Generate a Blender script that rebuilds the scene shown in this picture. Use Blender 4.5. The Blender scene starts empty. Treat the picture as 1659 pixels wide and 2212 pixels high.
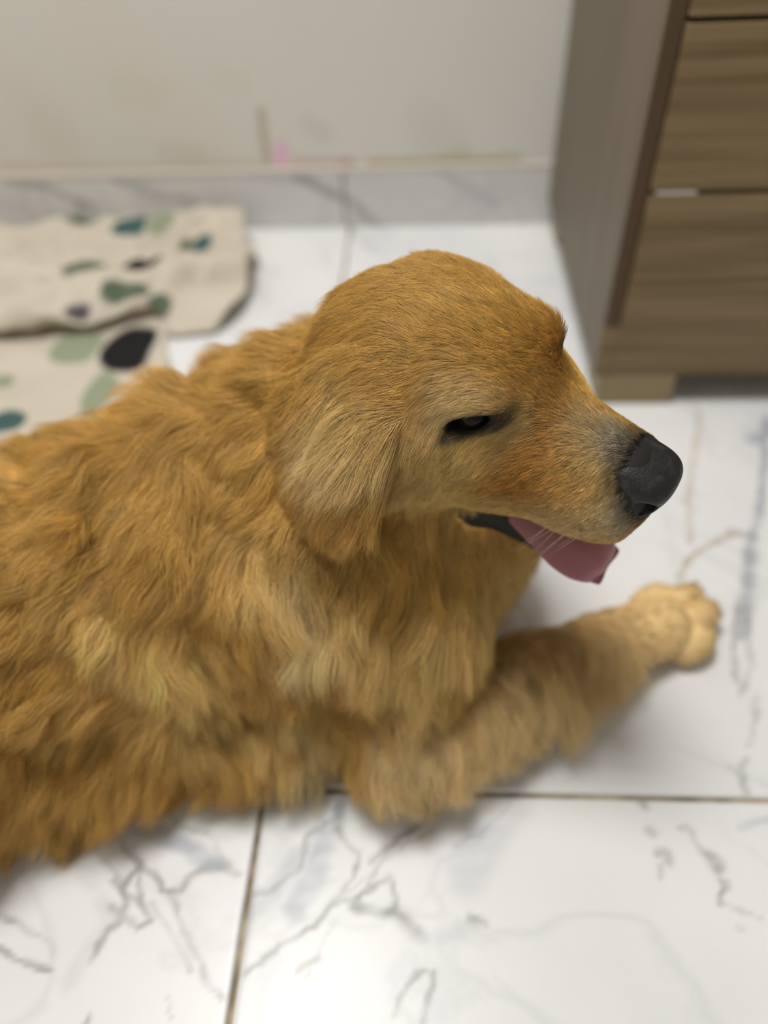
import bpy, bmesh, math, random
import numpy as np
from mathutils import Vector, Matrix, kdtree

random.seed(7); rng = np.random.default_rng(7)
FUR = True
scene = bpy.context.scene
COL = scene.collection

# ------------------------------------------------------------------ camera
CAM_H = 0.70; FPX = 1600.0; IW, IH = 1659.0, 2212.0
PITCH, YAW, ROLL = (math.radians(v) for v in (46.47, -4.65, -3.23))
def cam_basis():
    f = np.array([math.sin(YAW)*math.cos(PITCH), math.cos(YAW)*math.cos(PITCH), -math.sin(PITCH)])
    r = np.array([math.cos(YAW), -math.sin(YAW), 0.0]); u = np.cross(r, f)
    c, s = math.cos(ROLL), math.sin(ROLL)
    return c*r+s*u, -s*r+c*u, f
CR, CU, CF = cam_basis()
CP = np.array([0, 0, CAM_H])
cam = bpy.data.cameras.new('camera'); cam_o = bpy.data.objects.new('camera', cam); COL.objects.link(cam_o)
cam.sensor_fit = 'VERTICAL'; cam.sensor_height = 36; cam.lens = FPX/IH*36; cam.clip_start = .02
cam_o.matrix_world = Matrix(((CR[0], CU[0], -CF[0], 0), (CR[1], CU[1], -CF[1], 0), (CR[2], CU[2], -CF[2], CAM_H), (0, 0, 0, 1)))
cam.dof.use_dof = True; cam.dof.focus_distance = 0.465; cam.dof.aperture_fstop = 2.0
scene.camera = cam_o
def ray(x, y): return ((x-IW/2)/FPX)*CR - ((y-IH/2)/FPX)*CU + CF
def at_z(x, y, z=0.0):
    d = ray(x, y); return CP + (z-CAM_H)/d[2]*d
def at_y(x, y, Y):
    d = ray(x, y); return CP + Y/d[1]*d

# ------------------------------------------------------------------ world, lamp, exposure
w = bpy.data.worlds.new('world'); scene.world = w; w.use_nodes = True
w.node_tree.nodes['Background'].inputs[0].default_value = (1.0, .995, .97, 1)
w.node_tree.nodes['Background'].inputs[1].default_value = 0.0
LAMP = (-.40, .56, 2.62)
vs = scene.view_settings
scene.display_settings.display_device = 'sRGB'
vs.view_transform = 'Standard'; vs.look = 'None'; vs.gamma = 1; vs.use_curve_mapping = False
vs.exposure = 0.06
scene.cycles.max_bounces = 7; scene.cycles.diffuse_bounces = 6; scene.cycles.glossy_bounces = 2; scene.cycles.transmission_bounces = 2
scene.cycles.use_adaptive_sampling = True; scene.cycles.adaptive_threshold = .03
ld = bpy.data.lights.new('ceiling_lamp_offscreen', 'AREA'); ld.shape = 'DISK'; ld.size = .8; ld.energy = 52; ld.color = (1, .99, .97)
lo = bpy.data.objects.new('ceiling_lamp_offscreen', ld); COL.objects.link(lo); lo.location = LAMP

# ------------------------------------------------------------------ helpers
def tag(o, label=None, cat=None, group=None, kind=None):
    if label: o['label'] = label
    if cat: o['category'] = cat
    if group: o['group'] = group
    if kind: o['kind'] = kind
    return o
def new_mat(name, col=(.8, .8, .8), rough=.5, spec=.5):
    m = bpy.data.materials.new(name); m.use_nodes = True
    b = m.node_tree.nodes['Principled BSDF']
    b.inputs['Base Color'].default_value = (*col, 1); b.inputs['Roughness'].default_value = rough
    b.inputs['Specular IOR Level'].default_value = spec
    return m, m.node_tree, b
def N(nt, t, **kw):
    n = nt.nodes.new(t)
    for k, v in kw.items(): setattr(n, k, v)
    return n
def mesh_obj(name, verts, faces, mat, parent=None, smooth=False):
    me = bpy.data.meshes.new(name); me.from_pydata([tuple(v) for v in verts], [], [tuple(f) for f in faces]); me.update()
    if smooth: me.polygons.foreach_set('use_smooth', [True]*len(me.polygons))
    o = bpy.data.objects.new(name, me); COL.objects.link(o)
    if mat: me.materials.append(mat)
    if parent: o.parent = parent
    return o
def box(name, lo_, hi_, mat, parent=None, bevel=0.0):
    bm = bmesh.new(); bmesh.ops.create_cube(bm, size=1)
    for v in bm.verts: v.co = Vector([lo_[i]+(v.co[i]+.5)*(hi_[i]-lo_[i]) for i in range(3)])
    if bevel: bmesh.ops.bevel(bm, geom=bm.edges[:], offset=bevel, segments=2, affect='EDGES', profile=.5)
    me = bpy.data.meshes.new(name); bm.to_mesh(me); bm.free()
    o = bpy.data.objects.new(name, me); COL.objects.link(o)
    if mat: me.materials.append(mat)
    if parent: o.parent = parent
    return o
def empty(name, loc=(0, 0, 0)):
    o = bpy.data.objects.new(name, None); COL.objects.link(o); o.location = loc; return o
def set_col(me, name, cols, dom='POINT'):
    a = me.color_attributes.new(name, 'FLOAT_COLOR', dom)
    c = np.ones((len(cols), 4), np.float32); c[:, :3] = cols
    a.data.foreach_set('color', c.ravel())
def vnoise(p, f, seed=0):
    """cheap smooth noise from summed sines, p (n,3)"""
    r = np.random.default_rng(seed); out = np.zeros(len(p))
    for i in range(7):
        k = r.normal(size=3)*f; out += np.sin(p@k + r.uniform(0, 6.28))
    return out/2.6
def smoothstep(a, b, x):
    t = np.clip((x-a)/(b-a), 0, 1); return t*t*(3-2*t)
def seg_dist(P, pts):
    """distance of P (n,2) to the polyline pts"""
    best = np.full(len(P), 1e9)
    for a, b in zip(pts[:-1], pts[1:]):
        a = np.array(a); d = np.array(b)-a; L = d@d+1e-12
        t = np.clip(((P-a)@d)/L, 0, 1); q = P-(a+t[:, None]*d)
        best = np.minimum(best, np.hypot(q[:, 0], q[:, 1]))
    return best
def merge(l): return np.concatenate(l)

# ------------------------------------------------------------------ materials of the room
def marble_mat(name, rough):
    m, nt, b = new_mat(name, (.8, .8, .8), rough, .28)
    a = N(nt, 'ShaderNodeVertexColor', layer_name='vein')
    tc = N(nt, 'ShaderNodeTexCoord'); no = N(nt, 'ShaderNodeTexNoise'); no.inputs['Scale'].default_value = 4; no.inputs['Detail'].default_value = 6
    nt.links.new(tc.outputs['Object'], no.inputs['Vector'])
    cr = N(nt, 'ShaderNodeValToRGB'); cr.color_ramp.elements[0].position = .35; cr.color_ramp.elements[0].color = (.90, .905, .915, 1)
    cr.color_ramp.elements[1].position = .65; cr.color_ramp.elements[1].color = (1, 1, 1, 1)
    nt.links.new(no.outputs['Fac'], cr.inputs['Fac'])
    mx = N(nt, 'ShaderNodeMix', data_type='RGBA', blend_type='MULTIPLY'); mx.inputs['Factor'].default_value = 1
    nt.links.new(a.outputs['Color'], mx.inputs['A']); nt.links.new(cr.outputs['Color'], mx.inputs['B'])
    n2 = N(nt, 'ShaderNodeTexNoise'); n2.inputs['Scale'].default_value = 2.3; n2.inputs['Detail'].default_value = 7; n2.inputs['Distortion'].default_value = 1.6; nt.links.new(tc.outputs['Object'], n2.inputs['Vector'])
    c2 = N(nt, 'ShaderNodeValToRGB'); e = c2.color_ramp.elements; e[0].position = .478; e[0].color = (1, 1, 1, 1); e[1].position = .522; e[1].color = (1, 1, 1, 1)
    x = e.new(.5); x.color = (.91, .914, .92, 1)
    nt.links.new(n2.outputs['Fac'], c2.inputs['Fac']); m2 = N(nt, 'ShaderNodeMix', data_type='RGBA', blend_type='MULTIPLY'); m2.inputs['Factor'].default_value = 1
    nt.links.new(mx.outputs['Result'], m2.inputs['A']); nt.links.new(c2.outputs['Color'], m2.inputs['B'])
    nt.links.new(m2.outputs['Result'], b.inputs['Base Color'])
    return m
M_tile = marble_mat('marble_tile', .30)
M_skirt = marble_mat('marble_skirting', .45)
M_grout, nt, b = new_mat('grout', (.40, .33, .23), .9, .2)
no = N(nt, 'ShaderNodeTexNoise'); no.inputs['Scale'].default_value = 30
cr = N(nt, 'ShaderNodeValToRGB'); cr.color_ramp.elements[0].color = (.16, .125, .08, 1); cr.color_ramp.elements[1].color = (.50, .41, .28, 1)
cr.color_ramp.elements[0].position = .35; cr.color_ramp.elements[1].position = .65
tc = N(nt, 'ShaderNodeTexCoord'); nt.links.new(tc.outputs['Object'], no.inputs['Vector'])
nt.links.new(no.outputs['Fac'], cr.inputs['Fac']); nt.links.new(cr.outputs['Color'], b.inputs['Base Color'])

WALL_Y = 1.48
# ------------------------------------------------------------------ floor with marble tiles
# vein = (pixel polyline, width in px, strength, tone)
GREY, BLUE, TAN = (.30, .30, .28), (.40, .42, .47), (.50, .42, .30)
VEINS = [
 ([(5,2045),(33,2067),(70,2083),(114,2096)],7,.75,GREY), ([(11,1985),(70,2012),(103,2029),(114,2061)],6,.5,GREY), ([(0,1975),(30,1990)],9,.5,GREY),
 ([(255,1801),(266,1828),(301,1866),(304,1936),(325,1985),(293,2004)],7,.7,GREY), ([(301,1866),(271,1915),(266,1980),(239,2001),(212,2034),(198,2072)],10,.75,GREY),
 ([(304,1866),(336,1893),(353,1920),(396,1923),(407,1896),(439,1882),(477,1877)],9,.8,GREY), ([(452,1868),(490,1874)],20,.8,(.36,.37,.38)), ([(477,1877),(517,1900)],8,.5,GREY),
 ([(358,1746),(380,1784),(450,1801),(483,1860)],5,.55,GREY), ([(304,1790),(380,1820),(472,1871)],32,.45,BLUE), ([(195,1806),(206,1839),(271,1904)],5,.45,GREY),
 ([(250,1900),(270,1930),(305,1945)],9,.6,GREY), ([(325,1947),(374,2023),(412,2104)],5,.5,GREY), ([(369,1931),(401,2018),(445,2115),(480,2160)],9,.5,GREY), ([(240,1960),(285,1990)],13,.55,GREY),
 ([(190,2195),(180,2212)],9,.6,GREY), ([(355,2160),(372,2205)],5,.35,GREY), ([(180,1870),(240,1990)],30,.15,BLUE), ([(150,2120),(210,2020)],30,.12,BLUE),
 ([(738,1741),(732,1784)],20,.75,(.36,.37,.38)), ([(732,1784),(749,1822),(775,1840),(765,1882),(727,1936),(716,1953),(678,2001),(597,2056),(532,2105)],7,.75,GREY),
 ([(732,1763),(667,1801),(656,1839),(645,1882),(586,1925),(548,1936)],7,.6,GREY), ([(705,1806),(680,1890),(640,1969)],40,.5,BLUE), ([(640,1850),(600,1920),(545,1970)],40,.25,BLUE),
 ([(727,1947),(776,1936),(835,1896),(857,1936),(841,1969)],7,.7,GREY), ([(762,1962),(800,1968),(850,1965),(895,2012)],11,.75,GREY), ([(845,1965),(900,2018)],22,.5,GREY), ([(770,1940),(775,1965)],12,.6,GREY),
 ([(776,1936),(838,1840),(900,1784),(945,1754),(1007,1728)],5,.55,GREY), ([(800,1862),(862,1810),(904,1779)],9,.55,GREY), ([(716,1953),(867,1831),(935,1795)],4,.4,GREY),
 ([(981,1831),(1043,1795),(1110,1733)],7,.35,BLUE), ([(1000,1900),(1060,1800),(1110,1740)],70,.18,BLUE), ([(1012,1980),(1045,1992)],12,.7,GREY), ([(920,2040),(1010,2000)],30,.12,BLUE),
 ([(909,2100),(867,2142),(857,2194)],9,.6,GREY), ([(895,2098),(920,2095)],12,.5,GREY), ([(940,2100),(924,2168),(912,2212)],9,.6,GREY),
 ([(689,2072),(660,2090),(645,2099)],9,.55,GREY), ([(720,1990),(651,2137)],5,.3,GREY),
 ([(1468,1790),(1482,1786),(1499,1821),(1530,1848)],8,.55,GREY), ([(1532,1850),(1545,1865)],20,.7,GREY), ([(1550,1895),(1572,1905),(1561,1912),(1553,1945)],9,.6,GREY), ([(1410,1840),(1435,1838),(1440,1860)],13,.45,GREY),
 ([(1423,1870),(1421,1892)],8,.35,GREY), ([(1380,1735),(1388,1742)],12,.55,GREY), ([(1400,1790),(1408,1800)],12,.4,GREY), ([(1590,2002),(1612,2008)],8,.5,TAN), ([(1560,1950),(1659,1985)],6,.25,BLUE), ([(1600,1790),(1659,1770)],14,.25,BLUE),
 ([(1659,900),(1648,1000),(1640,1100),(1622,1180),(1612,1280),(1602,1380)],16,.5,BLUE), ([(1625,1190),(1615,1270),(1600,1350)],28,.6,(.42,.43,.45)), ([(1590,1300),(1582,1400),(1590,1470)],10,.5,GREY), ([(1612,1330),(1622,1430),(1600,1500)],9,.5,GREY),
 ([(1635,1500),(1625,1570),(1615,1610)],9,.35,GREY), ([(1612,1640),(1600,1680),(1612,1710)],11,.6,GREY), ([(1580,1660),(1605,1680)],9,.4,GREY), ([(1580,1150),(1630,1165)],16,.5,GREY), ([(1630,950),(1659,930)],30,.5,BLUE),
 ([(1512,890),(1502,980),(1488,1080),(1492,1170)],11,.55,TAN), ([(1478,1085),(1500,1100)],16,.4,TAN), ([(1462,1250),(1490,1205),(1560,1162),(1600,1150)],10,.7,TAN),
 ([(1105,1295),(1128,1315),(1142,1345)],9,.6,TAN), ([(1085,1360),(1110,1340)],9,.5,TAN), ([(1180,1480),(1200,1500)],9,.3,TAN),
 ([(530,560),(590,590)],30,.18,TAN), ([(560,600),(575,650)],24,.2,TAN), ([(760,500),(810,540)],22,.2,BLUE), ([(1060,560),(1120,700)],24,.12,BLUE),
 ([(640,1720),(655,1750)],20,.4,(.55,.52,.38)),
]
VW = []
for pts, wpx, s, tone in VEINS:
    q = [at_z(x, y)[:2] for x, y in pts]
    mid = pts[len(pts)//2]; dep = (at_z(*mid)-CP)@CF
    VW.append((np.array(q), wpx*(1.3 if tone is GREY else 1.0)*dep/FPX, s, np.array(tone)))
BASE = np.array([.80, .80, .795])
def tile_colors(P):
    jit = np.stack([vnoise(np.c_[P, P[:, :1]*0], 60, 3), vnoise(np.c_[P, P[:, :1]*0], 60, 4)], 1)*.0014 + np.stack([vnoise(np.c_[P, P[:, :1]*0], 260, 5), vnoise(np.c_[P, P[:, :1]*0], 260, 6)], 1)*.0011
    Q = P+jit; col = np.tile(BASE, (len(P), 1)); n3 = vnoise(np.c_[P, P[:, :1]*0], 150, 9)
    for pts, wd, s, tone in VW:
        lo2, hi2 = pts.min(0)-wd*2-.01, pts.max(0)+wd*2+.01
        m = np.all((Q > lo2) & (Q < hi2), 1)
        if not m.any(): continue
        d = seg_dist(Q[m], pts)
        k = min(s*(1.7 if tone[2] > tone[0]*1.1 else 1.15), .9)*(1-smoothstep(wd*.2, wd*.95, d))*np.clip(.85+.3*n3[m], .4, 1)
        col[m] += k[:, None]*(tone-col[m])
    return col
GX = -.155; GY = .2935; TS = 1.19; GW = .0058
floor_o = box('floor', (-2.6, -1.6, -.04), (2.6, WALL_Y+.02, -.006), M_grout); tag(floor_o, 'white marble floor tiles laid with tan grout', 'floor', kind='structure')
def axis(a, b, lo_, hi_, fine, coarse):
    out = [a]
    while out[-1] < b-1e-6:
        x = out[-1]; st = fine if lo_-1e-6 <= x < hi_ else coarse
        nx = x+st
        if x < lo_ < nx: nx = lo_
        out.append(min(nx, b))
    return np.array(out)
for i in range(-3, 3):
    for j in range(-2, 1):
        x0, x1 = max(GX+i*TS+GW/2, -2.6), min(GX+(i+1)*TS-GW/2, 2.6); y0, y1 = max(GY+j*TS+GW/2, -1.6), min(GY+(j+1)*TS-GW/2, WALL_Y)
        if j == 0: y1 = WALL_Y
        vis = i in (-1, 0) and j in (-1, 0)
        xs = axis(x0, x1, -.48, .55, .0032 if vis else .3, .3 if not vis else .06); ys = axis(y0, y1, .02, 1.48, .0032 if vis else .3, .06 if vis else .3)
        if vis and j == 0: ys = axis(y0, y1, .28, .75, .0032, .006)
        X, Y = np.meshgrid(xs, ys, indexing='ij'); P = np.stack([X.ravel(), Y.ravel()], 1)
        nx, ny = len(xs), len(ys)
        V = np.c_[P, np.zeros(len(P))]
        I = np.arange(nx*ny).reshape(nx, ny)
        F = np.stack([I[:-1, :-1], I[1:, :-1], I[1:, 1:], I[:-1, 1:]], -1).reshape(-1, 4)
        rim = merge([I[:, 0], I[-1, 1:], I[:-1, -1][::-1], I[0, 1:-1][::-1]])
        V2 = V[rim].copy(); V2[:, 2] = -.0065
        V[rim, 2] = -.0006
        nb = len(V); k = np.arange(len(rim)); kn = np.roll(k, -1)
        SF = np.stack([rim[k], nb+k, nb+kn, rim[kn]], -1)
        me = bpy.data.meshes.new('tile')
        Vall = np.r_[V, V2]; Fall = np.r_[F, SF]
        me.vertices.add(len(Vall)); me.vertices.foreach_set('co', Vall.astype(np.float32).ravel())
        me.loops.add(len(Fall)*4); me.loops.foreach_set('vertex_index', Fall.astype(np.int32).ravel())
        me.polygons.add(len(Fall)); me.polygons.foreach_set('loop_start', np.arange(0, len(Fall)*4, 4, dtype=np.int32)); me.update(calc_edges=True)
        C = tile_colors(Vall[:, :2]) if vis else np.tile(BASE, (len(Vall), 1))
        set_col(me, 'vein', C); me.materials.append(M_tile)
        o = bpy.data.objects.new('tile', me); COL.objects.link(o); o.parent = floor_o

# ------------------------------------------------------------------ walls, ceiling, skirting
M_wall, nt, b = new_mat('wall_paint', (.64, .62, .585), .75, .2)
M_plain, _, _ = new_mat('plain_wall_paint', (.66, .64, .60), .8, .2)
M_ceil, _, _ = new_mat('ceiling_paint', (.8, .79, .77), .9, .1)
xs = np.arange(-.95, .35, .008); zs = np.arange(0, .62, .008)
X, Z = np.meshgrid(xs, zs, indexing='ij'); I = np.arange(X.size).reshape(X.shape)
P = np.stack([X.ravel(), Z.ravel()], 1)
wc = np.tile([.64, .63, .585], (len(P), 1))
P3 = np.c_[P, P[:, :1]*0]
pink = smoothstep(-.04, -.12, P[:, 0])*np.clip(.6+.4*vnoise(P3, 9, 21), 0, 1)
wc += pink[:, None]*(np.array([.66, .61, .565])-wc)*.8
grn = np.clip(vnoise(P3, 12, 22)-.5, 0, 1)*smoothstep(.5, .1, P[:, 1]); wc += grn[:, None]*(np.array([.50, .50, .42])-wc)*.35
def wpt(x, y): p = at_y(x, y, WALL_Y); return (p[0], p[2])
for pts, wd, s, tone in [([(563,240),(570,300),(578,352)],.011,.8,(.40,.34,.25)), ([(608,320),(609,352)],.020,.55,(.80,.36,.60)), ([(640,350),(760,352)],.016,.5,(.55,.42,.36)),
        ([(740,352),(755,354)],.014,.5,(.45,.32,.28)), ([(800,352),(920,350),(1120,342)],.013,.65,(.48,.41,.28)), ([(960,345),(1000,330)],.02,.3,(.45,.42,.30)), ([(0,362),(200,362),(560,355)],.012,.4,(.50,.43,.32)),
        ([(360,330),(420,335)],.03,.2,(.52,.42,.34)), ([(260,190),(330,200)],.05,.18,(.55,.55,.40)), ([(480,170),(520,180)],.03,.15,(.55,.55,.40)), ([(670,270),(700,290)],.03,.2,(.45,.44,.40))]:
    d = seg_dist(P, [wpt(*p) for p in pts]); k = min(1.25*s, .95)*(1-smoothstep(wd*.25, wd*.95, d)); wc += k[:, None]*(np.array(tone)-wc)
nt.links.new(N(nt, 'ShaderNodeVertexColor', layer_name='paint').outputs['Color'], b.inputs['Base Color'])
# back wall: one slab whose front face is a grid where the paint is stained
V = [(p[0], WALL_Y, p[1]) for p in P]; F = np.stack([I[:-1, :-1], I[1:, :-1], I[1:, 1:], I[:-1, 1:]], -1).reshape(-1, 4).tolist()
x0, x1, z1 = xs[0], xs[-1], zs[-1]
nv = len(V); V += [(-2.6, WALL_Y, 0), (x0, WALL_Y, 0), (x0, WALL_Y, 2.7), (-2.6, WALL_Y, 2.7), (x1, WALL_Y, 0), (2.6, WALL_Y, 0), (2.6, WALL_Y, 2.7), (x1, WALL_Y, 2.7), (x0, WALL_Y, z1), (x1, WALL_Y, z1),
      (-2.6, WALL_Y+.1, 0), (2.6, WALL_Y+.1, 0), (2.6, WALL_Y+.1, 2.7), (-2.6, WALL_Y+.1, 2.7)]
F += [[nv, nv+1, nv+2, nv+3], [nv+4, nv+5, nv+6, nv+7], [nv+8, nv+9, nv+7, nv+2], [nv+11, nv+10, nv+13, nv+12], [nv+3, nv+6, nv+12, nv+13]]
wo = mesh_obj('wall_back', V, F, M_wall); set_col(wo.data, 'paint', np.r_[wc, np.tile([.64, .63, .585], (14, 1))]); tag(wo, 'off-white painted wall with scuffs and a pink smear', 'wall', kind='structure')
tag(box('wall_left', (-2.7, -1.6, -.04), (-2.6, WALL_Y+.1, 2.7), M_plain), 'plain off-white side wall', 'wall', kind='structure')
tag(box('wall_right', (2.6, -1.6, -.04), (2.7, WALL_Y+.1, 2.7), M_plain), 'plain off-white wall beyond the chest', 'wall', kind='structure')
tag(box('wall_front', (-2.7, -1.7, -.04), (2.7, -1.6, 2.7), M_plain), 'plain off-white wall across the room from the chest', 'wall', kind='structure')
tag(box('ceiling', (-2.7, -1.6, 2.7), (2.7, WALL_Y+.1, 2.8), M_ceil), 'plain white ceiling', 'ceiling', kind='structure')
# skirting tiles
SK = 1.470; SH = .108
base_o = empty('baseboard_back', (0, SK, 0)); tag(base_o, 'marble tile skirting along the wall', 'skirting', kind='structure')
SKV = [([(640,380),(690,405),(745,430)],.014,.6,(.33,.34,.36)), ([(700,410),(760,440),(825,490)],.016,.5,(.42,.39,.33)), ([(930,365),(980,385),(1065,440)],.013,.4,(.45,.45,.47)), ([(535,380),(620,385)],.018,.3,(.45,.46,.48)),
       ([(25,395),(110,405),(200,450)],.014,.45,(.35,.35,.37)), ([(170,440),(180,480)],.012,.5,(.35,.36,.34)), ([(245,388),(330,420),(420,440)],.014,.4,(.40,.40,.42)), ([(0,440),(120,470)],.02,.2,(.5,.5,.52)),
       ([(760,380),(1150,420)],.05,.18,(.55,.55,.57))]
for i in range(-3, 3):
    x0, x1 = max(GX-.008+i*TS+.003, -2.6), min(GX-.008+(i+1)*TS-.003, 2.6)
    step = .006 if i in (-1, 0) else .2
    xs = axis(x0, x1, -.95, .3, step, .2); zs = np.linspace(.001, SH, 20 if i in (-1, 0) else 3)
    X, Z = np.meshgrid(xs, zs, indexing='ij'); I = np.arange(X.size).reshape(X.shape); n = X.size
    V = np.c_[X.ravel(), np.zeros(n), Z.ravel()]
    F = np.stack([I[:-1, :-1], I[1:, :-1], I[1:, 1:], I[:-1, 1:]], -1).reshape(-1, 4)
    rim = merge([I[:, 0], I[-1, 1:], I[:-1, -1][::-1], I[0, 1:-1][::-1]]); V2 = V[rim].copy(); V2[:, 1] = .0095; k = np.arange(len(rim)); kn = np.roll(k, -1)
    F = np.r_[F, np.stack([rim[k], n+k, n+kn, rim[kn]], -1)]; V = np.r_[V, V2]
    o = mesh_obj('skirting_tile', V, F, M_skirt, base_o)
    c = np.tile([.66, .655, .645], (len(V), 1)); P2 = V[:, [0, 2]]; jit = vnoise(V, 90, 31)[:, None]*.003
    for pts, wd, s, tone in SKV:
        q = [(lambda p: (p[0], p[2]))(at_y(x, y, SK)) for x, y in pts]
        kk = min(1.5*s, .9)*(1-smoothstep(wd*.25, wd*.95, seg_dist(P2+jit, q))); c += kk[:, None]*(np.array(tone)-c)
    set_col(o.data, 'vein', c)
M_cap, _, _ = new_mat('skirting_joint', (.60, .555, .51), .85, .2)
box('grout_bead', (-2.5, -.001, SH), (.26, .0095, SH+.012), M_cap, base_o, .002)
# ceiling lamp
M_metal, _, _ = new_mat('lamp_rim_white', (.8, .8, .8), .4)
M_diff, _, _ = new_mat('lamp_diffuser', (.85, .85, .83), .5)
lamp = empty('ceiling_lamp', (LAMP[0], LAMP[1], 2.70)); tag(lamp, 'round white ceiling lamp above the dog', 'lamp')
def lathe(name, prof, mat, parent, loc=(0, 0, 0), n=48):
    V, F = [], []
    for r, z in prof:
        for k in range(n): V.append((loc[0]+r*math.cos(2*math.pi*k/n), loc[1]+r*math.sin(2*math.pi*k/n), loc[2]+z))
    for i in range(len(prof)-1):
        for k in range(n): F.append((i*n+k, i*n+(k+1) % n, (i+1)*n+(k+1) % n, (i+1)*n+k))
    return mesh_obj(name, V, F, mat, parent, True)
lathe('lamp_rim', [(.0, 0), (.435, 0), (.435, -.045), (.42, -.05), (.42, -.02), (0, -.02)], M_metal, lamp)
lathe('lamp_diffuser', [(.419, -.03), (.419, -.045), (.2, -.052), (.001, -.054)], M_diff, lamp)
lo.location = (LAMP[0], LAMP[1], 2.635)

# ------------------------------------------------------------------ chest of drawers
def wood(name, c1, c2, axis_scale, rough=.45):
    m, nt, b = new_mat(name, c1, rough, .35)
    tc = N(nt, 'ShaderNodeTexCoord'); mp = N(nt, 'ShaderNodeMapping'); mp.inputs['Scale'].default_value = axis_scale
    no = N(nt, 'ShaderNodeTexNoise'); no.inputs['Scale'].default_value = 1; no.inputs['Detail'].default_value = 8; no.inputs['Distortion'].default_value = .8
    wv = N(nt, 'ShaderNodeTexNoise'); wv.inputs['Scale'].default_value = .35; wv.inputs['Detail'].default_value = 3
    cr = N(nt, 'ShaderNodeValToRGB'); cr.color_ramp.elements[0].position = .38; cr.color_ramp.elements[1].position = .62
    cr.color_ramp.elements[0].color = (*c1, 1); cr.color_ramp.elements[1].color = (*c2, 1)
    nt.links.new(tc.outputs['Object'], mp.inputs['Vector']); nt.links.new(mp.outputs['Vector'], no.inputs['Vector']); nt.links.new(mp.outputs['Vector'], wv.inputs['Vector'])
    ad = N(nt, 'ShaderNodeMath', operation='ADD'); ml = N(nt, 'ShaderNodeMath', operation='MULTIPLY'); ml.inputs[1].default_value = .5
    nt.links.new(no.outputs['Fac'], ad.inputs[0]); nt.links.new(wv.outputs['Fac'], ad.inputs[1]); nt.links.new(ad.outputs[0], ml.inputs[0])
    nt.links.new(ml.outputs[0], cr.inputs['Fac']); nt.links.new(cr.outputs['Color'], b.inputs['Base Color'])
    return m
M_front = wood('drawer_front_oak', (.150, .102, .044), (.285, .208, .108), (2.2, 3, 80))
M_side = wood('side_panel_ash', (.145, .113, .078), (.185, .148, .108), (30, 30, 2.5), .55)
M_edge, _, _ = new_mat('edge_band_brown', (.085, .048, .017), .5)
M_foot = wood('foot_block_oak', (.25, .195, .10), (.32, .25, .14), (4, 4, 60))
M_dark, _, _ = new_mat('carcass_inside', (.16, .12, .08), .8)
CX, CY, CW, CT = .241, .885, .62, .84
chest = empty('chest_of_drawers', (CX, CY, 0)); tag(chest, 'wooden chest of drawers standing against the wall beside the dog', 'chest of drawers')
def cb(name, lo_, hi_, mat, par=chest, bev=.0012): return box(name, lo_, hi_, mat, par, bev)
D = WALL_Y-.012-CY
cb('side_panel', (0, 0, .052), (.018, D, CT), M_side); cb('side_panel', (CW-.018, 0, .052), (CW, D, CT), M_side)
cb('back_panel', (.018, D-.008, .06), (CW-.018, D, CT), M_dark); cb('base_panel', (.018, .018, .058), (CW-.018, D-.008, .074), M_dark)
cb('top', (-.008, -.03, CT), (CW+.008, D, CT+.022), M_front)
cb('plinth', (.0185, 0.0, .052), (CW-.0185, .018, .133), M_front)
cb('plinth', (.0, -.0012, .052), (.0184, -.0002, .133), M_front, bev=0)
for x0 in (.010, CW-.118):
    for y0 in (.0, D-.09): cb('foot', (x0, y0, 0), (x0+.108, y0+.075, .0515), M_foot)
for x0 in (0, CW-.0186):
    cb('edge_band', (x0, -.0016, .134), (x0+.0186, -.0002, CT-.001), M_edge, bev=0)
z = .136
for k, h in enumerate((.176, .1685, .1685, .170)):
    d = cb('drawer', (.0205, -.006, z), (CW-.0205, .012, z+h), M_front, bev=.0018)
    cb('drawer_box', (.03, .0125, z+.02), (CW-.03, D-.06, z+h-.03), M_dark, d, 0)
    z += h+.0055
M_steel, _, _ = new_mat('runner_steel', (.6, .58, .55), .35); M_steel.node_tree.nodes['Principled BSDF'].inputs['Metallic'].default_value = .8
cb('drawer_runner', (.028, -.004, .3128), (.075, .010, .3168), M_steel, bev=0)

# ------------------------------------------------------------------ rumpled rug
M_rug, nt, b = new_mat('rug_cotton', (.7, .64, .54), .95, .1)
vc = N(nt, 'ShaderNodeVertexColor', layer_name='print'); nt.links.new(vc.outputs['Color'], b.inputs['Base Color'])
no = N(nt, 'ShaderNodeTexNoise'); no.inputs['Scale'].default_value = 260; bp = N(nt, 'ShaderNodeBump'); bp.inputs['Strength'].default_value = .25; bp.inputs['Distance'].default_value = .002
tc = N(nt, 'ShaderNodeTexCoord'); nt.links.new(tc.outputs['Object'], no.inputs['Vector']); nt.links.new(no.outputs['Fac'], bp.inputs['Height']); nt.links.new(bp.outputs['Normal'], b.inputs['Normal'])
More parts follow.
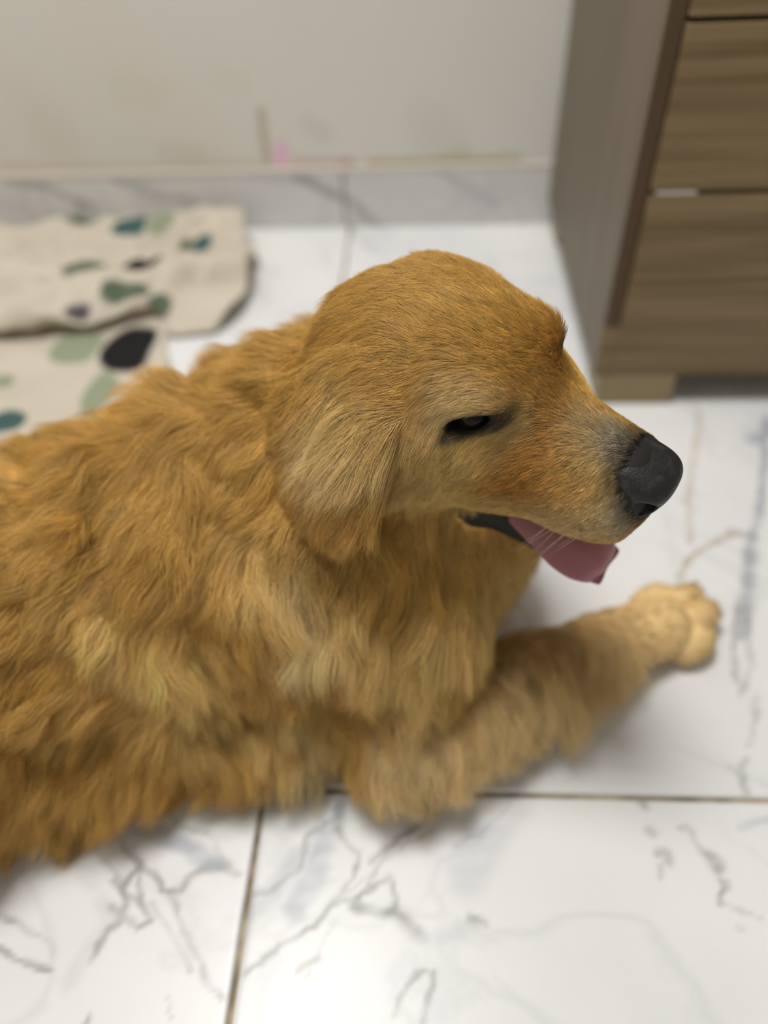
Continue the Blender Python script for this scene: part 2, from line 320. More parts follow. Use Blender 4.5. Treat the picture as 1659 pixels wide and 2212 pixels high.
# section of the sheet in the (y, z) plane: flat, then a loose Z-fold lying on top, then a second ridge up to the skirting
def catmull(pts, n):
    pts = np.array(pts, float); P = np.vstack([2*pts[0]-pts[1], pts, 2*pts[-1]-pts[-2]]); out = []
    for i in range(1, len(P)-2):
        for t in np.linspace(0, 1, n, endpoint=False):
            out.append(.5*((2*P[i])+(-P[i-1]+P[i+1])*t+(2*P[i-1]-5*P[i]+4*P[i+1]-P[i+2])*t*t+(-P[i-1]+3*P[i]-3*P[i+1]+P[i+2])*t**3))
    out.append(pts[-1]); return np.array(out)
sect = catmull([(.66,.006),(.80,.007),(.92,.010),(1.02,.010),(1.11,.009),(1.17,.010),(1.185,.018),(1.15,.024),(1.085,.026),(1.065,.040),(1.09,.056),(1.16,.060),(1.235,.058),(1.30,.050),(1.325,.040),(1.345,.050),(1.385,.066),(1.43,.058),(1.452,.03),(1.46,.008)], 9)
L = np.r_[0, np.cumsum(np.hypot(*np.diff(sect, axis=0).T))]
U = np.linspace(0, L[-1], int(L[-1]/.005)); S = np.stack([np.interp(U, L, sect[:, 0]), np.interp(U, L, sect[:, 1])], 1)
nu, nvv = len(U), 150
tt = np.linspace(0, 1, nvv)
# right-hand edge: the lower flat part ends further left than the folded part
u_f = np.interp(1.17, sect[:60, 0], L[:60])
XR = np.interp(U, [0, u_f-.12, u_f, u_f+.10, u_f+.16, u_f+.28, u_f+.40, L[-1]], [-.385, -.432, -.445, -.375, -.335, -.318, -.335, -.392])
XL = -1.15
V = np.zeros((nu, nvv, 3)); UV = np.zeros((nu, nvv, 2))
for i in range(nu):
    x = XL+(XR[i]-XL)*tt
    V[i, :, 0] = x; V[i, :, 1] = S[i, 0]; V[i, :, 2] = S[i, 1]
    UV[i, :, 0] = x; UV[i, :, 1] = U[i]
Vf = V.reshape(-1, 3); UVf = UV.reshape(-1, 2)
ex = smoothstep(.16, 0, (XR[:, None]-V[..., 0])).ravel(); up = smoothstep(.02, .05, Vf[:, 2])
Vf[:, 1] += .26*(Vf[:, 0]+.60)*smoothstep(.012, .03, Vf[:, 2])*smoothstep(1.40, 1.15, Vf[:, 1])+.014*vnoise(np.c_[UVf, UVf[:, :1]*0], 14, 41)*np.clip(up+.3, 0, 1)
Vf[:, 2] += (.010*vnoise(np.c_[UVf, UVf[:, :1]*0], 24, 42)+.005*np.sin(UVf[:, 1]*70+2.2*vnoise(np.c_[UVf, UVf[:, :1]*0], 12, 49))+.005*vnoise(np.c_[UVf, UVf[:, :1]*0], 60, 43))*np.clip(up+.25, 0, 1)
Vf[:, 2] -= ex*up*(.030*np.clip((Vf[:, 2]-.03)/.03, 0, 1.2))*(.7+.5*vnoise(np.c_[UVf, UVf[:, :1]*0], 40, 45))
Vf[:, 0] += ex*.008*vnoise(np.c_[UVf, UVf[:, :1]*0], 45, 44)
u_e = U[np.argmin(np.where((U > u_f+.02) & (U < u_f+.3), S[:, 0], 9))]; w_e = np.exp(-((UVf[:, 1]-(u_e-.035))/.045)**2)*smoothstep(-.475, -.425, Vf[:, 0])
Vf[:, 1] -= .075*w_e; Vf[:, 2] -= .010*w_e
Vf[:, 2] += ex*up*.010*np.sin(UVf[:, 1]*75+UVf[:, 0]*30)
Vf[:, 1] = np.minimum(Vf[:, 1], SK-.006); Vf[:, 2] = np.maximum(Vf[:, 2], .0045)
rug_cols = np.tile([.56, .505, .42], (len(Vf), 1)) + vnoise(np.c_[UVf, UVf[:, :1]*0], 30, 46)[:, None]*.02
# printed pebbles: placed where they lie on the sheet (x, y of the visible point; pick the top-most layer there)
jit = np.stack([vnoise(Vf, 55, 47), vnoise(Vf, 55, 48)], 1)*.005
BLK, GRN, TEAL, DG = (.018, .017, .018), (.28, .31, .21), (.06, .11, .105), (.11, .14, .095)
SPOTS = [(280,750,.044,.062,BLK),(165,748,.044,.042,GRN),(212,840,.024,.05,GRN),(20,912,.035,.022,TEAL),(0,820,.03,.016,GRN),(308,568,.036,.022,BLK),(282,490,.036,.027,TEAL),(180,570,.040,.018,DG),
         (350,462,.028,.02,GRN),(440,530,.022,.022,TEAL),(405,530,.014,.016,DG),(268,632,.036,.02,DG),(172,676,.025,.014,(.10,.09,.09)),(175,470,.016,.03,DG),(345,650,.02,.022,DG),(-90,690,.04,.03,BLK),(-120,820,.03,.03,GRN),(-60,590,.035,.02,TEAL)]
for px, py, rx, ry, c in SPOTS:
    d = ray(px, py); vv = Vf-CP; dep = vv@CF; q = vv/dep[:, None]; dd = q-d
    near = np.where((dd**2).sum(1) < (4/FPX)**2)[0]
    if not len(near): near = np.argsort((dd**2).sum(1))[:4]
    k0 = near[np.argmin(dep[near])]
    e = (UVf+jit-UVf[k0])/np.array([rx, ry]); r = np.abs(e[:, 0])**2.3+np.abs(e[:, 1])**2.3
    k = 1-smoothstep(.75, 1.15, r); rug_cols += k[:, None]*(np.array(c)-rug_cols)
I = np.arange(nu*nvv).reshape(nu, nvv); F = np.stack([I[:-1, :-1], I[:-1, 1:], I[1:, 1:], I[1:, :-1]], -1).reshape(-1, 4)
rug = mesh_obj('rug', Vf, F, M_rug, None, True); set_col(rug.data, 'print', rug_cols)
sm = rug.modifiers.new('thick', 'SOLIDIFY'); sm.thickness = .004; sm.offset = -1
tag(rug, 'cream cotton rug printed with black and green pebbles, bunched against the wall', 'rug')

# ------------------------------------------------------------------ golden retriever
import openvdb
def rot_ypr(y, p, r):
    y, p, r = (math.radians(v) for v in (y, p, r))
    Rz = np.array([[math.cos(y), -math.sin(y), 0], [math.sin(y), math.cos(y), 0], [0, 0, 1]])
    Ry = np.array([[math.cos(p), 0, math.sin(p)], [0, 1, 0], [-math.sin(p), 0, math.cos(p)]])
    Rx = np.array([[1, 0, 0], [0, math.cos(r), -math.sin(r)], [0, math.sin(r), math.cos(r)]])
    return Rz@Ry@Rx
class Field:
    def __init__(s, lo_, hi_, h):
        s.h = h; s.lo = np.array(lo_, float); s.n = np.ceil((np.array(hi_)-s.lo)/h).astype(int)+1
        s.d = np.full(s.n, .08, np.float32)
    def region(s, c, R):
        a = np.clip(((c-R-s.lo)/s.h).astype(int), 0, s.n); b = np.clip(((c+R-s.lo)/s.h).astype(int)+2, 0, s.n)
        return tuple(slice(i, j) for i, j in zip(a, b))
    def pts(s, sl):
        ax = [s.lo[i]+s.h*np.arange(sl[i].start, sl[i].stop, dtype=np.float32) for i in range(3)]
        return np.stack(np.meshgrid(*ax, indexing='ij'), -1).astype(np.float32)
    def op(s, prim, k=.02, mode='add'):
        sl = s.region(prim.c, prim.R+max(k, .02)*1.5)
        if any(x.stop <= x.start for x in sl): return
        v = prim(s.pts(sl)); d = s.d[sl]
        if mode == 'add':
            hh = np.clip(.5+.5*(d-v)/k, 0, 1); s.d[sl] = d+(v-d)*hh-k*hh*(1-hh)
        else:
            v = -v; hh = np.clip(.5-.5*(d-v)/k, 0, 1); s.d[sl] = d+(v-d)*hh+k*hh*(1-hh)
    def mesh(s):
        g = openvdb.FloatGrid(background=.08); g.copyFromArray(np.ascontiguousarray(s.d)); 
        pts, quads = g.convertToQuads(isovalue=0.0)
        return pts.astype(float)*s.h+s.lo, quads[:, ::-1].astype(np.int32)
class Ell:
    def __init__(s, c, r, R=None):
        s.c = np.array(c, float); s.r = np.array(r, np.float32); s.R = float(max(r)); s.M = None if R is None else np.array(R, np.float32)
    def __call__(s, p):
        q = p-s.c.astype(np.float32)
        if s.M is not None: q = q@s.M
        k0 = np.sqrt(((q/s.r)**2).sum(-1)); k1 = np.sqrt(((q/s.r**2)**2).sum(-1))+1e-6
        return k0*(k0-1)/k1
class Sup(Ell):
    def __call__(s, p):
        q = np.abs(p-s.c.astype(np.float32)) if s.M is None else np.abs((p-s.c.astype(np.float32))@s.M)
        return ((((q/s.r)**3).sum(-1))**(1/3)-1)*float(min(s.r))
class Cone:
    def __init__(s, a, b, ra, rb):
        s.a, s.b = np.array(a, float), np.array(b, float); s.ra, s.rb = ra, rb
        s.c = (s.a+s.b)/2; s.R = np.linalg.norm(s.b-s.a)/2+max(ra, rb)
    def __call__(s, p):
        d = (s.b-s.a).astype(np.float32); q = p-s.a.astype(np.float32); t = np.clip((q@d)/float(d@d), 0, 1)
        return np.sqrt(((q-t[..., None]*d)**2).sum(-1))-(s.ra+(s.rb-s.ra)*t)
class Xf:
    """a primitive carried by the head frame"""
    def __init__(s, prim, A, T, S): s.p, s.A, s.T, s.S = prim, A, np.array(T), S; s.c = A@prim.c*S+s.T; s.R = prim.R*S
    def __call__(s, p): return s.p(((p-s.T.astype(np.float32))@s.A.astype(np.float32))/s.S)*s.S

HA = rot_ypr(-33.5, 0.5, 12.0); HT = np.array([.049, .407, .402]); HS = 1.04
def hd(prim): return Xf(prim, HA, HT, HS)
def to_head(p): return ((p-HT)@HA)/HS
def from_head(l): return np.array(l)@HA.T*HS+HT
BO = np.array([-.08, .494, 0]); BY = math.radians(20)
BA = np.array([math.cos(BY), math.sin(BY), 0]); BN = np.array([-BA[1], BA[0], 0]); BR = np.stack([BA, BN, [0, 0, 1]], 1)
def B(a, n, z): return BO+a*BA+n*BN+np.array([0, 0, z])
def at_d(x, y, t): return CP+t*ray(x, y)

body_prims = [
 (Ell(B(-.12, .008, .160), (.23, .140, .160), BR), .03), (Ell(B(-.36, .004, .150), (.24, .138, .146), BR), .05), (Ell(B(-.56, .01, .145), (.17, .145, .145), BR), .05),
 (Ell(B(-.14, -.065, .06), (.24, .085, .075), BR), .05),
 (Ell(B(-.50, -.105, .10), (.15, .06, .10), BR), .04), (Ell(B(-.46, .115, .10), (.15, .06, .10), BR), .04),
 (Ell(B(-.32, -.09, .05), (.16, .065, .06), BR), .04), (Cone(B(-.40, .15, .03), B(-.24, .155, .022), .035, .026), .03),
 (Ell(B(.03, 0, .145), (.13, .115, .135), BR), .05),
 (Ell(B(-.02, -.105, .165), (.095, .05, .115), BR), .04), (Ell(B(-.02, .105, .165), (.095, .05, .115), BR), .04),
 (Ell(B(-.09, -.115, .05), (.12, .055, .055), BR), .04), (Cone(B(.03, -.125, .15), B(.0, -.175, .055), .055, .045), .04), (Cone(B(.03, .125, .15), B(.0, .165, .055), .055, .045), .04),
 (Cone(B(-.03, 0, .24), from_head((-.072, 0, -.035)), .110, .070), .05),
 (Cone(B(.09, -.02, .17), from_head((-.05, 0, -.07)), .095, .055), .05),
 # near foreleg: elbow, forearm, carpus, paw
 (Cone(np.array([-.005, .318, .05]), np.array([.10, .385, .052]), .044, .036), .03), (Cone(np.array([.10, .385, .052]), np.array([.180, .428, .042]), .038, .033), .02),
 (Cone(np.array([.180, .428, .042]), np.array([.245, .462, .034]), .033, .034), .015),
 # far foreleg, folded under the chest
 (Cone(B(.0, .165, .05), B(.17, .13, .045), .042, .032), .03), (Cone(B(.17, .13, .04), B(.235, .12, .03), .03, .03), .015),
]
paw_d = np.array([.84, .52, 0]); paw_d /= np.linalg.norm(paw_d); paw_n = np.array([-paw_d[1], paw_d[0], 0]); paw_c = np.array([.222, .450, 0])
PR = np.stack([paw_d, paw_n, [0, 0, 1]], 1)
toes = [(.052, -.031, .022, .0215), (.074, -.0115, .026, .022), (.075, .0125, .026, .022), (.054, .031, .022, .0215)]
for a, n, z, r in toes: body_prims.append((Ell(paw_c+a*paw_d+n*paw_n+[0, 0, z], (r*1.35, r*.84, r), PR), .004))
body_prims += [(Cone(B(-.54, -.165, .035), B(-.47, -.175, .030), .034, .030), .03), (Cone(B(-.54, .165, .035), B(-.44, .175, .030), .034, .030), .03),
 (Cone(B(-.68, 0, .13), B(-.80, .06, .05), .045, .032), .03), (Cone(B(-.80, .06, .05), B(-.84, .19, .032), .032, .022), .02)]
for a, n, z, r in toes: body_prims.append((Ell(B(.235, .12, 0)+a*.8*BA+n*BN+[0, 0, z], (r*1.35, r*.86, r), BR), .008))

def head_upper():
    L = [(Ell((-.048, 0, -.004), (.074, .061, .052)), .01), (Ell((-.092, 0, -.004), (.03, .03, .03)), .02), (Ell((-.014, 0, .004), (.044, .042, .035)), .02),
         (Cone((.008, 0, -.020), (.090, 0, -.041), .033, .0215), .022)]
    for s in (-1, 1):
        L += [(Ell((-.042, s*.042, -.041), (.055, .029, .046)), .02), (Ell((.006, s*.034, -.034), (.036, .021, .026)), .018),
              (Cone((.01, s*.020, -.053), (.085, s*.012, -.058), .032, .0255), .016), (Ell((.056, s*.025, -.073), (.048, .014, .022)), .014), (Ell((.004, s*.037, -.064), (.034, .014, .021)), .014),
              (Ell((.006, s*.030, .016), (.019, .015, .012)), .010), (Ell((.0, s*.0325, .001), (.019, .0145, .0145)), .008)]
    L += [(Ell((.096, 0, -.069), (.015, .021, .019)), .01)]
    return L
def head_jaw():
    L = [(Cone((-.06, 0, -.085), (.01, 0, -.118), .036, .022), .02)]
    for s in (-1, 1): L += [(Cone((-.045, s*.026, -.094), (.064, s*.011, -.150), .023, .012), .012)]
    return L
EYE_L = {s: np.array((.001, s*.0332, .0015)) for s in (-1, 1)}; EYE_R = .0128
def slit_frame(s):
    out = np.array([.38, s*.86, .28]); out /= np.linalg.norm(out)
    ln = np.array([.86, -s*.40, .38]); ln -= out*(ln@out); ln /= np.linalg.norm(ln)
    u_ = np.cross(out, ln); u_ = u_ if u_[2] > 0 else -u_
    return np.stack([ln, u_, out], 1)

fld = Field((-.98, .06, -.004), (.36, .74, .50), .0025)
for p, k in body_prims: fld.op(p, k)
AX = [fld.lo[i]+fld.h*np.arange(fld.n[i]) for i in range(3)]
def lump(f, seed, n=6):
    r_ = np.random.default_rng(seed); acc = np.zeros(fld.n, np.float32)
    for _ in range(n):
        kx, ky, kz = r_.normal(size=3)*f; ph_ = r_.uniform(0, 6.28)
        ex_, ey_, ez_ = (np.exp(1j*k_*a_) for k_, a_ in zip((kx, ky, kz), AX))
        acc += np.imag((ex_*np.exp(1j*ph_)).astype(np.complex64)[:, None, None]*ey_.astype(np.complex64)[None, :, None]*ez_.astype(np.complex64)[None, None, :])
    return acc/2.4
fade = np.clip((.07-AX[0])/.10, 0, 1).astype(np.float32)[:, None, None]
aa = ((AX[0]-BO[0])*BA[0])[:, None, None]+((AX[1]-BO[1])*BA[1])[None, :, None]; z3 = AX[2][None, None, :]
fld.d += ((.0055*lump(38, 61)+.003*lump(85, 62))*fade).astype(np.float32)
fld.d += (.0042*np.sin(6.283*(aa-.35*z3)/.078)*np.exp(-((aa+.12)/.13)**2)*np.clip((z3-.1)/.1, 0, 1)).astype(np.float32)*fade; del aa
hf = Field((-.13, .24, .22), (.24, .56, .50), .0025); hf.lo = fld.lo+np.round((hf.lo-fld.lo)/fld.h)*fld.h
UP = [(hd(p), k*HS) for p, k in head_upper()]; JW = [(hd(p), k*HS) for p, k in head_jaw()]
for p, k in UP: hf.op(p, k)
hj = Field(hf.lo, hf.lo+(hf.n-1)*hf.h, hf.h); hj.d = hj.d[:hf.n[0], :hf.n[1], :hf.n[2]]
for p, k in JW: hj.op(p, k)
gap = hd(Ell((.034, 0, -.0965), (.078, .06, .0165), rot_ypr(0, 20, 0)))
hf.op(gap, .004, 'sub')
# jaw joins the skull only behind the mouth corner
P_ = to_head(hf.pts(tuple(slice(0, n) for n in hf.n))); kk = .004+.02*(1/(1+np.exp((P_[..., 0]+.03)/.005)))
hh = np.clip(.5+.5*(hf.d-hj.d)/kk, 0, 1); hf.d = (hf.d+(hj.d-hf.d)*hh-kk*hh*(1-hh)).astype(np.float32)
# pendant ears, placed on the head frame
ear_def = {}
def ear(T1, T2, FR, BK, th):
    c = (T1+T2+FR+BK)/4; a1 = (T2-T1)/2; l1 = np.linalg.norm(a1); a1 = a1/l1
    a2 = (FR-BK)/2; a2 = a2-a1*(a2@a1); l2 = np.linalg.norm(a2); a2 /= l2; a3 = np.cross(a1, a2)
    return Ell(c, (l1, l2, th), np.stack([a1, a2, a3], 1))
T1, T2, FR_, BK_ = at_d(750, 770, .492), at_d(755, 1120, .515), at_d(815, 940, .492), at_d(590, 970, .545)
earN = ear(T1, T2, FR_, BK_, .011)
mir = lambda p: from_head(to_head(p)*np.array([1, -1, 1]))
earF = ear(mir(T1), mir(T2), mir(FR_), mir(BK_), .011)
for e in (earN, earF): hf.op(e, .024)
# eye sockets cut as slanted slits
for s in (-1, 1):
    fr = slit_frame(s); hf.op(hd(Ell(EYE_L[s]+fr[:, 2]*.012, (.0175, .0070, .017), fr)), .002, 'sub')
o0 = np.round((hf.lo-fld.lo)/fld.h).astype(int); sl = tuple(slice(a, a+n) for a, n in zip(o0, hf.n))
sl = tuple(slice(s_.start, min(s_.stop, fld.n[i])) for i, s_ in enumerate(sl))
d0 = fld.d[sl]; d1 = hf.d[:d0.shape[0], :d0.shape[1], :d0.shape[2]]; k = .016
hh = np.clip(.5+.5*(d0-d1)/k, 0, 1); fld.d[sl] = d0+(d1-d0)*hh-k*hh*(1-hh)
# rest on the floor
zz = fld.lo[2]+fld.h*np.arange(fld.n[2]); fld.d = np.maximum(fld.d, (.002-zz)[None, None, :].astype(np.float32))
V, Q = fld.mesh(); del P_
me = bpy.data.meshes.new('body')
me.vertices.add(len(V)); me.vertices.foreach_set('co', V.astype(np.float32).ravel())
me.loops.add(Q.size); me.loops.foreach_set('vertex_index', Q.ravel()); me.polygons.add(len(Q)); me.polygons.foreach_set('loop_start', np.arange(0, Q.size, 4, dtype=np.int32))
me.update(calc_edges=True); me.validate(); me.polygons.foreach_set('use_smooth', [True]*len(me.polygons))
body = bpy.data.objects.new('body', me); COL.objects.link(body)
dog = empty('dog', tuple(BO)); tag(dog, 'golden retriever lying on the marble floor with its tongue out', 'dog')
def under(o, par=dog):
    o.parent = par; o.matrix_parent_inverse = Matrix.Translation(-par.location) if par is dog else Matrix.Identity(4)
    return o
under(body)

# ---- what grows where
nv = len(V)
no_ = np.zeros(nv*3, np.float32); me.vertices.foreach_get('normal', no_); NRM = no_.reshape(-1, 3).astype(float)
if (NRM*(V-V.mean(0))).sum() < 0: me.flip_normals(); NRM = -NRM
HLp = to_head(V)
def prims_d(L, P):
    d = np.full(len(P), 1e3)
    for p, k in L: d = np.minimum(d, p(P.astype(np.float32)))
    return d
dU, dJ = prims_d(UP, V), prims_d(JW, V); dEn, dEf = earN(V.astype(np.float32)), earF(V.astype(np.float32))
dBody = prims_d(body_prims[:16], V); dLeg = prims_d(body_prims[16:19]+body_prims[21:25], V)
is_ear = np.minimum(dEn, dEf) < np.minimum(dU, dBody)-.001
is_head = (np.minimum(dU, dJ) < dBody-.002) & ~is_ear
is_leg = (dLeg < dBody) & ~is_head & ~is_ear
hx, hy, hz = HLp.T
jawlip = is_head & (dJ < dU+.003) & (hx > -.042) & (hz > -.120-.48*np.clip(hx+.02, 0, 1))
eye_d = np.minimum(*[np.sqrt((((HLp-EYE_L[s]-slit_frame(s)[:, 2]*.008)@slit_frame(s)/np.array([1.55, 1, 1.2]))**2).sum(1)) for s in (-1, 1)])
# default flow of the coat
flow = np.tile(-BA+np.array([0, 0, -.45]), (nv, 1))
side = (V-BO)@BN; flow += np.sign(side)[:, None]*BN*.15
flow[is_head] = (np.array([-1, 0, .15])[None]+np.c_[hx*0, np.sign(hy)*.25*smoothstep(.0, .04, np.abs(hy)), -.45*smoothstep(.0, .05, np.abs(hy))])[is_head]@HA.T
front = smoothstep(.02, .12, (V-BO)@BA)*(~is_head)*(~is_ear); flow += front[:, None]*(np.array([0, 0, -1.6])+.6*BA)
flow[is_ear] = np.array([-.1, -.1, -1.0]); flow[is_leg] = np.array([.55, .15, -.55])
length = np.full(nv, .040); length[is_ear] = .026; length[is_leg] = .026
hl = np.interp(hx, [-.12, -.06, -.02, .02, .05, .10, .12], [.026, .018, .013, .010, .007, .0045, .003]); hl = hl+.010*smoothstep(-.03, -.07, hz)*smoothstep(.02, -.03, hx)
length[is_head] = hl[is_head]
pd = np.sqrt(((V-paw_c-.03*paw_d)**2).sum(1)); length = np.where((pd < .075) & is_leg, .006, length)
GOLD, RUST, LITE, CREAM, TAN_, DARK, GREYM = (np.array(c) for c in ((.58, .345, .085), (.41, .20, .036), (.72, .50, .18), (.80, .63, .32), (.73, .535, .26), (.016, .013, .011), (.38, .335, .26)))
colr = np.tile(GOLD, (nv, 1)); colr[is_leg] = TAN_; colr[is_ear] = GOLD
# anchors on the coat: pixel (only a direction; the point is where that ray meets the body), flow as a pixel step, length, colour, reach
ANC = [
 (1000,600,-1,-.1,None,None,.03),(930,620,-1,.1,None,GOLD,.03),(1060,700,-.75,-.65,None,None,.03),(960,720,-.85,-.45,None,GOLD,.03),(850,680,-1,.1,None,None,.03),(760,720,-.95,.3,.026,None,.03),(660,790,-.85,.5,.032,None,.03),
 (1130,800,-.6,-.8,None,GOLD,.015),(1200,850,-.7,-.7,None,None,.02),(1290,900,-.8,-.6,None,None,.02),(1120,700,-.8,-.6,None,GOLD,.02),(1040,800,-.8,-.5,None,GOLD,.018),
 (1150,960,-.85,.2,None,RUST*1.15,.018),(1130,1050,-.8,.5,None,RUST*1.2,.02),(1220,1060,-.8,.45,None,GOLD,.016),(1270,1010,-.8,.2,None,LITE*.85,.014),(1200,1130,-.85,.4,None,TAN_*.9,.016),(1280,1130,-.85,.35,None,TAN_*.85,.014),(1340,1125,-.8,.4,None,GREYM*1.2,.010),
 (1310,960,-.85,-.2,None,GREYM*1.05,.010),(1250,930,-.8,-.5,None,TAN_*.8,.010),(1350,965,-.9,-.3,None,GREYM*.8,.008),
 (960,880,-.85,.45,.012,CREAM*1.05,.012),(1000,850,-.9,.0,None,CREAM*1.05,.012),(930,920,-.8,.6,None,TAN_,.012),(1110,930,-.6,.6,.008,CREAM*.9,.012),(1040,980,-.75,.55,.010,LITE*.95,.014),(950,990,-.85,.45,.014,LITE*.95,.02),(880,1050,-.8,.5,.02,LITE*.85,.025),
 (1080,860,-.4,-.8,.007,TAN_*.7,.010),(960,1080,-.85,.4,.018,LITE*.95,.02),(1080,1100,-.85,.45,None,LITE*.9,.014),
 (840,860,-.75,.6,.016,GOLD,.025),(870,780,-.95,.2,.016,GOLD,.025),(800,820,-.7,.7,.02,GOLD,.02),
 (770,850,-.3,.95,.028,LITE*.95,.018),(720,900,-.55,.85,.038,CREAM*.95,.016),(780,930,-.35,.95,.055,CREAM,.014),(700,960,-.6,.8,.05,CREAM*.95,.016),(820,960,.25,.97,.034,LITE*.8,.012),(770,1050,-.1,1,.05,GOLD,.018),(690,1050,-.35,.95,.04,GOLD,.025),(780,1130,.1,1,.045,GOLD,.02),(620,940,-.5,.85,.034,GOLD,.025),(600,1040,-.3,.95,.034,GOLD,.025),(650,850,-.7,.7,.03,GOLD,.025),
 (500,850,-.95,.35,.042,GOLD,.045),(560,790,-.95,.35,.036,GOLD,.03),(535,930,-.7,.7,.036,GOLD,.025),(540,1050,-.5,.85,.036,GOLD,.025),(420,800,-1,.15,.042,GOLD,.035),(300,900,-.95,.35,.042,GOLD,.045),(100,960,-.95,.25,.042,GOLD,.04),(180,960,-.7,.7,.045,GOLD,.025),(280,1040,-.5,.85,.045,GOLD,.03),(60,1100,-.8,.5,.045,GOLD,.035),(180,1180,-.75,.65,.045,GOLD,.03),(100,1300,-.9,.3,.045,GOLD,.04),
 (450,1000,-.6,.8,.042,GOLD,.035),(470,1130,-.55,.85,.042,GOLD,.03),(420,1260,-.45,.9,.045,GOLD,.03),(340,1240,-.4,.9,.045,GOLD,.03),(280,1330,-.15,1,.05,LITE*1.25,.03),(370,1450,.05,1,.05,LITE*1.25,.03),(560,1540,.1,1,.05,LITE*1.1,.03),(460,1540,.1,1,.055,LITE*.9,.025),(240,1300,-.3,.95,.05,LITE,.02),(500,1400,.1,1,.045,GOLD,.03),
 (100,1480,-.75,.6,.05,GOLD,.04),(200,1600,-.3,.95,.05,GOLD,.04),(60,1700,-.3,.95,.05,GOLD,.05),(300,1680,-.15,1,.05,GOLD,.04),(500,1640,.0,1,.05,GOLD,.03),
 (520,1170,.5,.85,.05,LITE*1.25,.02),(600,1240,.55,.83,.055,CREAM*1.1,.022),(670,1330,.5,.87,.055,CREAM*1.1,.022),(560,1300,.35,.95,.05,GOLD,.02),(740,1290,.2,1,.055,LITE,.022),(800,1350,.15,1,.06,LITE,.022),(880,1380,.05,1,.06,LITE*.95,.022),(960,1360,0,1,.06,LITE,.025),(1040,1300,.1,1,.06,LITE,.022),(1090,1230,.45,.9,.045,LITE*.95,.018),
 (850,1200,-.2,1,.045,GOLD,.03),(950,1200,.0,1,.045,GOLD,.025),(720,1180,.1,1,.045,GOLD,.025),(1030,1160,.1,1,.035,GOLD,.02),
 (660,1560,.1,1,.055,CREAM*.7,.018),(680,1660,.15,1,.055,(.50,.42,.25),.018),(740,1570,.1,1,.05,GOLD,.02),(760,1480,.2,1,.05,GOLD,.025),
 (880,1600,-.1,1,.05,TAN_*.9,.03),(960,1600,.05,1,.05,TAN_*.95,.03),(900,1690,-.05,1,.035,TAN_*.9,.025),(1060,1560,.2,1,.05,TAN_,.025),(1130,1590,.2,1,.05,TAN_*.9,.02),(1000,1480,.25,.95,.035,GOLD,.025),(1120,1420,.5,.85,.03,TAN_,.02),(1230,1340,.8,.3,.014,TAN_*1.05,.02),(1250,1430,.2,1,.065,TAN_*.9,.022),(1310,1400,.2,1,.055,TAN_*.95,.018),(1150,1500,.2,1,.055,TAN_*.95,.022),(1380,1330,.95,0,.008,TAN_*1.1,.02),(1480,1330,.95,.1,.005,TAN_*1.1,.03),
]
rel = V-CP; depv = rel@CF; SX = IW/2+FPX*(rel@CR)/depv; SY = IH/2-FPX*(rel@CU)/depv
W0 = .02; fw = flow/np.linalg.norm(flow, axis=1)[:, None]*W0; lw = length*W0; cw = colr*W0; wt = np.full(nv, W0); wl = np.full(nv, W0); wcw = np.full(nv, W0)
facing = (NRM*(CP-V)).sum(1) > 0
for px, py, dx, dy, ln, cc, sg in ANC:
    near = np.where((np.abs(SX-px) < 9) & (np.abs(SY-py) < 9) & facing)[0]
    if not len(near): print('ANCHOR MISS', px, py); continue
    k0 = near[np.argmin(depv[near])]; p0 = V[k0]; n0 = NRM[k0]
    same = (is_head == is_head[k0]) if is_head[k0] else np.ones(nv, bool)
    t = dx*CR-dy*CU; vd = (p0-CP)/np.linalg.norm(p0-CP); t = t-vd*((t@n0)/(vd@n0)) if abs(vd@n0) > .25 else t-n0*(t@n0)
    t /= np.linalg.norm(t); dd = ((V-p0)**2).sum(1); m = (dd < (3*sg)**2) & same
    g = np.exp(-dd[m]/sg**2)*(.3+.7*np.clip(NRM[m]@n0, 0, 1))
    fw[m] += g[:, None]*t; wt[m] += g
    if ln is not None: lw[m] += g*ln; wl[m] += g
    if cc is not None: cw[m] += g[:, None]*np.array(cc); wcw[m] += g
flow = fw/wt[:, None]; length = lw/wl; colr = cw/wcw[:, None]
flow -= NRM*(flow*NRM).sum(1)[:, None]; flow /= np.linalg.norm(flow, axis=1)[:, None]+1e-9
ed = np.zeros(len(me.edges)*2, np.int32); me.edges.foreach_get('vertices', ed); ed = ed.reshape(-1, 2); E1, E2 = np.r_[ed[:, 0], ed[:, 1]], np.r_[ed[:, 1], ed[:, 0]]; deg = np.bincount(E1, minlength=nv)+1e-9
def relax(x, n, m=None):
    for _ in range(n):
        y = np.stack([np.bincount(E1, x[E2, i], nv) for i in range(x.shape[1])], 1)/deg[:, None]
        x = y if m is None else x+(y-x)*m[:, None]
    return x
fm = 1-.75*smoothstep(-.04, 0, hx)*is_head
pack = relax(np.c_[flow, length, colr], 24, fm); flow, length, colr = pack[:, :3], pack[:, 3], pack[:, 4:7]
flow -= NRM*(flow*NRM).sum(1)[:, None]; flow /= np.linalg.norm(flow, axis=1)[:, None]+1e-9
